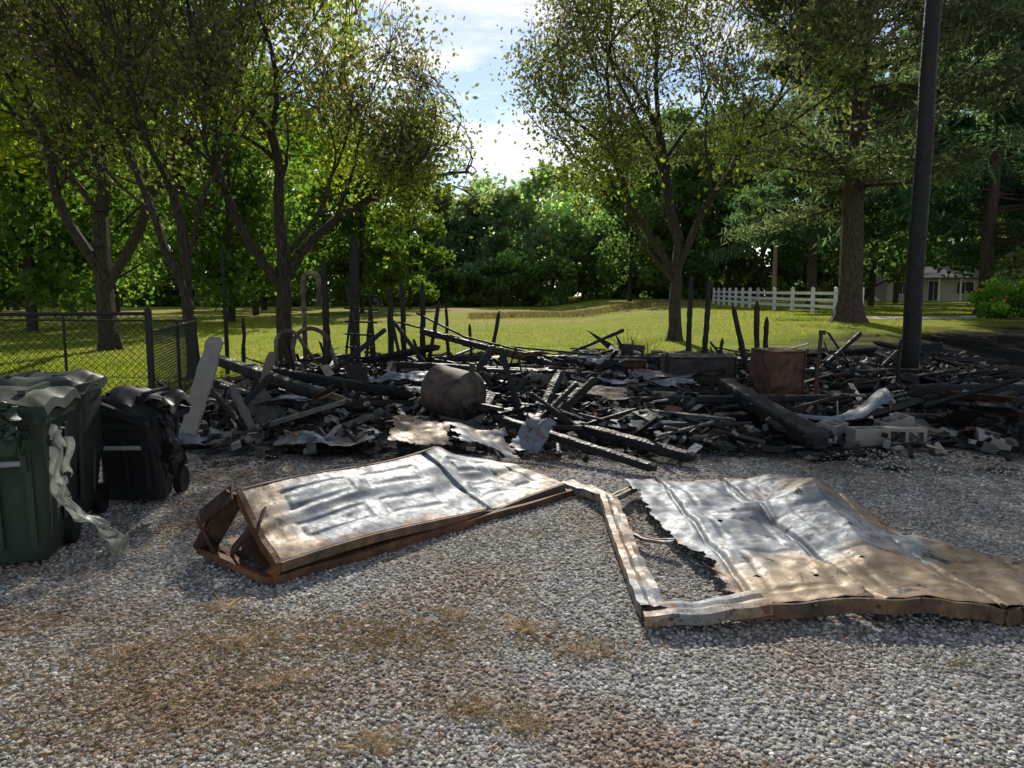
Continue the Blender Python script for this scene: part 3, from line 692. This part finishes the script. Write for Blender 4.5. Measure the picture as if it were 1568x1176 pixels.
# ---------------------------------------------------------------- debris field
def mound(x,y):
    n_=noise.noise(Vector((x*.45,y*.45,0)))*.36+noise.noise(Vector((x*1.6,y*1.6,5)))*.16
    m_=float(smooth(7.3,9.6,y+.8*noise.noise(Vector((x*.6,0,2))))*smooth(19.5,15.5,y)*smooth(-5.0,-3.3,x+(y-9)*.18)*smooth(10.5,8,x-.15*(y-9)))
    return Hf(x,y)+m_*max(0,.13+n_)
gch=grid(lambda u,v:(-6+u*17,7+v*13,mound(-6+u*17,7+v*13)-.012),170,130,(.03,.03,.03),0,lambda u,v:mound(-6+u*17,7+v*13)-Hf(-6+u*17,7+v*13)>.02)
m=M('ash_and_soot');nn=m.noise(5,6,.8);v=m.n('ShaderNodeTexVoronoi');v.inputs['Scale'].default_value=14;m.l(m.pos(),v.inputs['Vector'])
m.pbr(m.mix(m.ramp(nn,[(.48,0.),(.66,1.)]),(.014,.014,.013),(.22,.21,.19)),.85,0,v.outputs['Distance'],.8,.04,.2)
build('ash_heap',[gch],[m.m],False)
def scatter(n,xr,yr,L,W,T,cols,pr,zoff=(.0,.25),tilt=.14,dom=.5):
    X=rng.uniform(*xr,n);Y=rng.uniform(*yr,n)
    X=X+ (Y-11)*.10*np.sign(X)
    z=np.array([mound(a,b) for a,b in zip(X,Y)])
    k=np.array([(c-Hf(a,b))>.03 for a,b,c in zip(X,Y,z)])|(rng.random(n)<.22)
    X,Y,z=X[k],Y[k],z[k];n=len(X)
    S=np.stack([rng.uniform(*L,n)*rng.random(n)**.5,rng.uniform(*W,n),rng.uniform(*T,n)],-1)
    yaw=np.where(rng.random(n)<dom,rng.normal(0,.35,n)-.15,rng.uniform(0,3.14,n))
    R=rots(yaw,rng.normal(0,tilt,n),rng.normal(0,.5,n))
    c=np.array(cols)[rng.choice(len(cols),n,p=pr)]*rng.uniform(.6,1.5,(n,1))
    return boxes(np.stack([X,Y,z+rng.uniform(*zoff,n)*rng.random(n)],-1),S,R,c,0,.12)
BK=(.013,.013,.014);GY=(.09,.087,.082);AS=(.34,.33,.31);BR=(.09,.05,.03);TN=(.34,.28,.20);RS=(.16,.07,.035)
cl=[BK,GY,AS,BR,TN,RS]
build('charred_lumber_debris',[
  scatter(560,(-4.5,9),(7.8,18.5),(.3,2.0),(.03,.10),(.02,.05),cl,[.72,.14,.03,.07,.02,.02],(.02,.34),.18,.35),
  scatter(55,(-4.2,9),(8.6,18),(1.5,3.4),(.08,.15),(.04,.1),cl,[.9,.08,.0,.02,.0,.0],(.08,.45),.12,.5),
  scatter(11000,(-4.7,9.5),(7.3,18.5),(.04,.32),(.015,.10),(.006,.05),cl,[.50,.19,.13,.08,.07,.03],(.0,.22),.4,.05),
  scatter(110,(-4.2,8),(8.6,17),(.4,1.7),(.02,.06),(.02,.05),cl,[.85,.1,.0,.05,.0,.0],(.1,.45),.7,.1),
  scatter(320,(-4,9),(8,17.5),(.15,.8),(.12,.4),(.006,.015),cl,[.25,.29,.22,.08,.10,.06],(.05,.3),.25,.2)],[CHAR])

def sheet(x,y,z,w,d,yaw,col,amp,seed,pitch=0,roll=0,ragg=.25,n=28):
    def f(u,v):
        a,b=(u-.5)*w,(v-.5)*d
        return (a,b,amp*noise.noise(Vector((a*2.3+seed,b*2.3,0)))+amp*.3*abs(noise.noise(Vector((a*6+seed,b*6,3)))))
    k=lambda u,v: min(u,1-u,v,1-v)*3+.4*noise.noise(Vector((u*4+seed,v*4,1)))+.3*noise.noise(Vector((u*11+seed,v*11,1)))>ragg-.2
    return xf([grid(f,n,n,col,0,k)],(x,y,z),yaw,pitch,roll)
sh=[]
for a in ((-2.0,7.8,.14,1.05,.6,.2,(.5,.25,0),.10,1),(-2.9,9.0,.4,.8,.4,-.3,(.0,.2,0),.1,2),(-.95,7.5,.25,.6,.5,.1,(.8,.3,0),.07,3,-.2,.45),(-.3,7.2,.25,.7,.5,.5,(.4,.3,0),.10,4,-.25,.4),(.2,7.5,.2,.5,.35,1.0,(.2,.3,0),.12,21,.5,.2),
  (.9,9.6,.4,1.2,.35,-.1,(.5,.3,0),.1,5),(1.3,8.3,.2,1.6,.22,-.05,(.0,.2,0),.08,6),(-3.6,7.9,.08,.9,.4,.4,(.3,.2,0),.12,7),(2.6,11.3,.45,1.4,.4,.1,(.1,.4,0),.14,8),
  (.1,13.2,.6,1.0,.5,.1,(.7,.3,0),.15,9),(5.6,9.4,.35,.9,.4,.2,(.0,.1,0),.15,10),(6.6,8.1,.15,.8,.4,.1,(.0,.1,0),.15,11),(7.2,10.8,.3,1.1,.5,.2,(.0,.1,0),.15,12),(-1.6,10.8,.45,1.1,.5,.5,(.0,.2,0),.15,13),
  (3.3,14.2,.5,.8,.5,0,(.2,.5,0),.2,14),(1.6,12.6,.55,.7,.4,.7,(.0,.1,0),.2,15),(5.2,13.2,.4,.9,.4,.1,(.3,.4,0),.2,16),(-1.2,9.9,.4,.9,.3,.2,(0,.2,0),.12,17),(1.9,10.6,.45,1.5,.3,.05,(0,.1,0),.12,18)):
    sh+=sheet(*a)
build('crumpled_sheet_metal',sh,[PANEL],True)
def curl(u,v):
    P=[(2.95,9.1,.28),(3.4,8.95,.18),(3.85,8.75,.16),(4.15,8.75,.26),(4.4,8.8,.46),(4.5,8.85,.50)]
    p=np.array([np.interp(u,np.linspace(0,1,6),[q[k] for q in P]) for k in range(3)]);w=.14+.34*u
    return p+np.array([.15*(v-.5)*w,(v-.5)*w*1.2,-.10*((v-.5)*2)**2*u+.02*noise.noise(Vector((u*8,v*3,0)))+.05])
build('curled_siding',[grid(curl,50,14,(.0,.1,0))],[PANEL],True)

def cbeam(name,p0,p1,w,h,col=BK,n=14,seed=0,mat=CHAR):
    p0,p1=np.array(p0,float),np.array(p1,float);d=p1-p0;L=np.linalg.norm(d);loops=[]
    yaw=math.atan2(d[1],d[0]);pit=math.asin(d[2]/L)
    for i in range(n*3+1):
        t=i/(n*3);r=1+.26*noise.noise(Vector((t*L*5,seed,0)))-(.35 if t in(0,1) else 0)
        loops.append([(t*L,a*r*(1+.1*noise.noise(Vector((t*L*9,a*9,seed)))),b*r) for a,b in rrect(w,h,min(w,h)*.22,2)])
    return build(name,xf(loft(loops,col),p0,yaw,pit),[mat],False)
for i,(a,b,w,h) in enumerate([((3.0,10.3,.42),(3.2,7.55,.13),.24,.2),((3.25,10.4,.3),(3.5,8.0,.1),.12,.12),((-4.6,11.2,.75),(-1.9,9.3,.22),.2,.14),((-4.5,11.6,.6),(-1.4,10.2,.3),.14,.14),((-4.2,10.4,.45),(-2.2,8.9,.2),.14,.1),
   ((4.6,8.9,.16),(7.9,8.2,.2),.16,.16),((4.9,9.3,.3),(8.4,9.6,.3),.14,.14),((5.5,10.2,.35),(9.5,10.0,.35),.12,.2),((.3,8.6,.25),(1.75,7.0,.09),.13,.10),((-.2,8.2,.3),(1.3,6.6,.08),.10,.08),((.6,9.2,.7),(.2,8.1,.1),.1,.1),((1.0,8.9,.65),(.4,8.6,.12),.08,.1),
   ((-.9,9.6,.1),(-.25,10.4,.95),.07,.09),((.15,8.6,.1),(-.15,9.4,1.0),.06,.08),((-2.0,12.8,.5),(1.4,11.8,.4),.14,.1),((1.5,9.6,.3),(5,9.9,.3),.14,.1),((0.4,14.2,.5),(4.0,13.6,.5),.16,.12),((-1.8,14.6,1.0),(.8,13.0,.45),.1,.12),((4.5,12.8,.35),(8.5,12.0,.4),.14,.14),
   ((.1,8.0,.1),(.75,8.5,.65),.06,.06),((.9,7.9,.08),(.2,8.3,.55),.05,.07),((-3.4,8.3,.1),(-2.9,8.9,.7),.06,.08),((-2.9,8.1,.1),(-3.6,8.7,.6),.06,.06),((-3.3,12.5,.2),(-2.2,12.9,1.1),.06,.08),((-1.4,13.5,.2),(-2.2,13.8,1.2),.06,.07),((1.0,15.5,.4),(2.3,15.2,1.0),.07,.07),((5.6,13.5,.3),(6.5,13.8,1.0),.07,.07)]):
    cbeam('burnt_beam',a,b,w,h,seed=i*3.1)
def bpost(x,y,h,r,lx=0,ly=0,seed=0):
    z=Hf(x,y);n=14;pts=[(x+lx*i/n+.02*noise.noise(Vector((i*.4,seed,0))),y+ly*i/n,z-.1+(h+.1)*i/n) for i in range(n+1)]
    return build('burnt_post',[tube(pts,[r*(1+.25*noise.noise(Vector((i*.9,seed,4))))*(1 if i<n else .3)*(1-.2*i/n) for i in range(n+1)],8,BK)],[CHAR])
for i,(x,y,h,r,lx) in enumerate([(-4.25,17,2.6,.09,-.03),(-3.62,17,3.1,.12,.04),(-2.85,15,1.35,.05,0),(-2.5,15.2,1.9,.07,.02),(-2.2,15.1,2.0,.065,-.03),(-1.82,15.0,2.0,.065,.02),(-1.75,14.8,1.6,.045,.3),(-2.1,14.6,1.4,.04,-.3),(-.5,14.5,1.4,.045,.25),(-.75,14.6,1.15,.035,-.1),(-3.1,15.5,1.5,.04,.15),(-1.3,15.2,1.5,.04,-.05),
   (4.62,19.3,2.2,.08,0),(5.0,19.2,2.1,.08,.08),(4.5,13.8,1.5,.06,-.4),(4.62,13.9,1.6,.065,-.05),(4.8,14.0,1.3,.055,.0),(-6.1,15.8,2.7,.05,0),(-4.9,13.4,1.3,.04,.05),(3.6,13.0,.95,.04,.1),(-3.2,12.2,1.0,.04,.2),(2.3,11.4,.8,.035,.1)]):
    bpost(x,y,h,r,lx,0,i*2.7)
build('rusty_rod',[tube([(4.22,10.2,0),(4.23,10.2,.6),(4.26,10.2,1.18)],[.028,.03,.026],8,(.13,.07,.04)),box((4.27,10.19,1.16),(.09,.03,.06),(.13,.07,.04))],[RUST])
def arc(cx,cy,z,r,a0,a1,n=12,ry=0): return [(cx+r*math.cos(math.radians(a0+(a1-a0)*i/n)),cy+ry*i/n,z+r*math.sin(math.radians(a0+(a1-a0)*i/n))) for i in range(n+1)]
G=(.17,.15,.135)
build('bent_pipe_frame',[tube([(-3.75,13.4,0)]+arc(-3.61,13.4,1.95,.14,180,0)+[(-3.47,13.4,1.5)],.045,8,G),
  tube([(-3.92,13.2,0),(-3.93,13.2,.7)]+arc(-3.63,13.3,.80,.3,160,20,12,.1)+[(-3.22,13.5,.45),(-3.05,13.6,.1)],.042,8,G),
  tube([(-4.12,12.9,.1),(-4.12,12.9,.8)]+arc(-3.9,12.9,.85,.22,170,40)+[(-3.5,13.1,.5)],.035,8,G)],[RUST],True)
ch=[];
for x0,x1 in ((-3.3,-3.05),(-2.9,-3.2)):
    ch.append(tube([(x0,14.4,.1),(x1,14.4,1.9)],.025,6,BK))
for z in (.7,.95,1.2,1.45,1.7): ch.append(tube([(-3.25,14.4,z),(-2.75+.1*z,14.45,z-.03)],.02,6,BK))
ch.append(tube([(-2.65,14.4,.1),(-2.75,14.4,1.75)],.025,6,BK))
build('burnt_ladder',ch,[CHAR])
build('fallen_conduit',[tube([(-1.9,14.8,1.35),(-.9,14.2,.9),(.9,12.9,.55)],.022,6,BK),tube([(-2.4,14.8,1.2),(-.5,14.3,.75),(1.6,13.6,.6)],.02,6,BK),tube([(-.1,10,.5),(.05,9.4,1.0),(.2,9.0,.35)],.012,6,BK)],[CHAR])
cbeam('leaning_board',(-3.62,8.05,0),(-3.40,8.5,1.18),.27,.035,(.24,.215,.185),8,3,PAINT)
cbeam('leaning_board',(-3.25,9.0,0),(-3.05,9.4,.95),.12,.03,(.16,.12,.09),8,5,PAINT)
cbeam('leaning_board',(-2.75,8.0,.0),(-3.25,8.5,.62),.09,.05,(.12,.11,.10),8,6,PAINT)

def revolve(prof,n=22,col=RU):
    L=[[(r*math.cos(2*math.pi*j/n),y,r*math.sin(2*math.pi*j/n)) for j in range(n)] for y,r in prof];return loft(L,col)
TK=(.10,.085,.075)
tk=revolve([(-.34,.02),(-.33,.12),(-.28,.24),(-.2,.31),(-.17,.335),(-.15,.335),(-.13,.32),(.3,.32),(.33,.33),(.36,.32),(.42,.22),(.45,.05)],24,TK)
tk+=[tube([(.1,-.1,.3),(.1,-.1,.42)],.04,8,TK),beam((-.3,.1,-.28),(-.42,.1,-.42),.05,.05,RD),beam((.3,.1,-.28),(.42,.1,-.42),.05,.05,RD)]
tk=[(np.asarray(c[0],float)*.95,)+tuple(c[1:]) for c in tk]
ob=build('rusted_tank',xf(tk,(-.66,8.95,mound(-.66,8.95)+.33),1.0,.0,.15),[RUST],True);md=ob.modifiers.new('e','EDGE_SPLIT');md.split_angle=math.radians(40)
def cabinet(name,x,y,z,w,d,h,yaw,col,mat,roll=0):
    t=.02;ch=[box((-w/2+t/2,0,h/2),(t,d,h),col),box((w/2-t/2,0,h/2),(t,d,h),col),box((0,0,t/2),(w-2*t,d,t),col),box((0,0,h-t/2),(w-2*t,d,t),col),box((0,d/2-t/2,h/2),(w-2*t,t,h-2*t),col)]
    ch+=xf([grid(lambda u,v:((u-.5)*(w-.06),-.025*noise.noise(Vector((u*3,v*3,x)))-.02*math.sin(u*3.1),(v-.5)*(h-.06)),14,14,col)],(0,-d/2+.02,h/2))
    ch+=[box((0,-d/2-.004,h*.62),(w*.9,.012,.012),col),tube([(w*.3,-d/2-.03,h*.45),(w*.3,-d/2-.03,h*.6)],.008,6,RD)]
    return build(name,xf(ch,(x,y,z),yaw,0,roll),[mat])
cabinet('rusted_cabinet',3.95,11.0,.2,.60,.5,.68,.35,(.12,.07,.05),RUST,.05)
cabinet('burnt_tool_chest',2.95,11.7,.32,1.1,.5,.42,-.05,(.04,.045,.05),RUST,.05)
cabinet('burnt_tool_chest',1.95,13.2,.25,.8,.4,.3,.2,(.09,.045,.03),RUST,.0)
def cblock(x,y,z,yaw,roll=0,pitch=0):
    c=(.27,.255,.23);ch=[box((0,-.08,.0),(.4,.035,.2),c),box((0,.08,0),(.4,.035,.2),c)]
    for sx in (-.183,0,.183): ch.append(box((sx,0,0),(.034,.125,.198),c))
    return build('concrete_block',xf(ch,(x,y,z),yaw,pitch,roll),[PAINT])
cblock(3.93,8.05,.105,.1);cblock(4.36,8.1,.10,-.2,math.pi/2*.98);cblock(3.66,8.35,.12,.8,.2);cblock(4.45,8.5,.14,.3,.1,.15)
cblock(1.45,13.9,.55,.6,.3);cblock(1.1,14.3,.5,.1,1.4)
rk=[];
for i in range(70):
    x=random.choice([random.uniform(3.5,5.6),random.uniform(5,8),random.uniform(-4,-2.8)]);y=random.uniform(7.6,8.9)
    rk.append(box((x,y,random.uniform(.03,.12)),(random.uniform(.05,.22),random.uniform(.05,.15),random.uniform(.04,.1)),random.choice([AS,GY,(.3,.29,.27)]),0,random.uniform(0,3),.3*random.random(),.4*random.random(),.3))
build('masonry_rubble',rk,[PAINT])
X,Y=patch(.1,15.5,.35,.2,260);b1=blades(X,Y,.55,.012,(.05,.04,.03),.8)
X,Y=patch(2.7,17.3,.3,.2,200);b2=blades(X,Y,.8,.012,(.06,.05,.03),.6)
build('dead_brush',[b1,b2],[STRAW])

# ---------------------------------------------------------------- sky & light
EL,AZ=math.radians(31),math.radians(-2)
w=bpy.data.worlds.new('World');scene.world=w;w.use_nodes=True;nt=w.node_tree;nt.nodes.clear()
out=nt.nodes.new('ShaderNodeOutputWorld');bg=nt.nodes.new('ShaderNodeBackground');bg.inputs['Strength'].default_value=.125
sk=nt.nodes.new('ShaderNodeTexSky');sk.sky_type='NISHITA';sk.sun_disc=False;sk.sun_elevation=EL;sk.sun_rotation=AZ;sk.dust_density=.15;sk.air_density=1.0;sk.ozone_density=1.5
tc=nt.nodes.new('ShaderNodeTexCoord');mp=nt.nodes.new('ShaderNodeMapping');mp.inputs['Scale'].default_value=(1,1,3.2);nt.links.new(tc.outputs['Generated'],mp.inputs[0])
no=nt.nodes.new('ShaderNodeTexNoise');no.inputs['Scale'].default_value=4.0;no.inputs['Detail'].default_value=6;no.inputs['Roughness'].default_value=.6;nt.links.new(mp.outputs[0],no.inputs['Vector'])
rp_=nt.nodes.new('ShaderNodeValToRGB');rp_.color_ramp.elements[0].position=.42;rp_.color_ramp.elements[1].position=.60;nt.links.new(no.outputs['Fac'],rp_.inputs[0])
bw=nt.nodes.new('ShaderNodeRGBToBW');nt.links.new(sk.outputs[0],bw.inputs[0])
ml=nt.nodes.new('ShaderNodeMix');ml.data_type='RGBA';ml.blend_type='MULTIPLY';ml.inputs[0].default_value=1.0;nt.links.new(bw.outputs[0],ml.inputs[6]);ml.inputs[7].default_value=(1.5,1.48,1.45,1)
mx=nt.nodes.new('ShaderNodeMix');mx.data_type='RGBA';nt.links.new(rp_.outputs[0],mx.inputs[0]);nt.links.new(sk.outputs[0],mx.inputs[6]);nt.links.new(ml.outputs[2],mx.inputs[7])
nt.links.new(mx.outputs[2],bg.inputs[0]);nt.links.new(bg.outputs[0],out.inputs[0])
ld=bpy.data.lights.new('sun','SUN');ld.energy=5.0;ld.angle=math.radians(.5);ld.color=(1,.93,.82)
lo=bpy.data.objects.new('sun',ld);COL.objects.link(lo);lo.rotation_euler=(-(math.pi/2-EL),0,-AZ)
cd=bpy.data.cameras.new('camera');cd.lens=26;cd.sensor_width=36;cd.clip_end=2000
co=bpy.data.objects.new('camera',cd);COL.objects.link(co);co.location=(0,0,1.6);co.rotation_euler=(math.radians(90-6.45),0,0);scene.camera=co
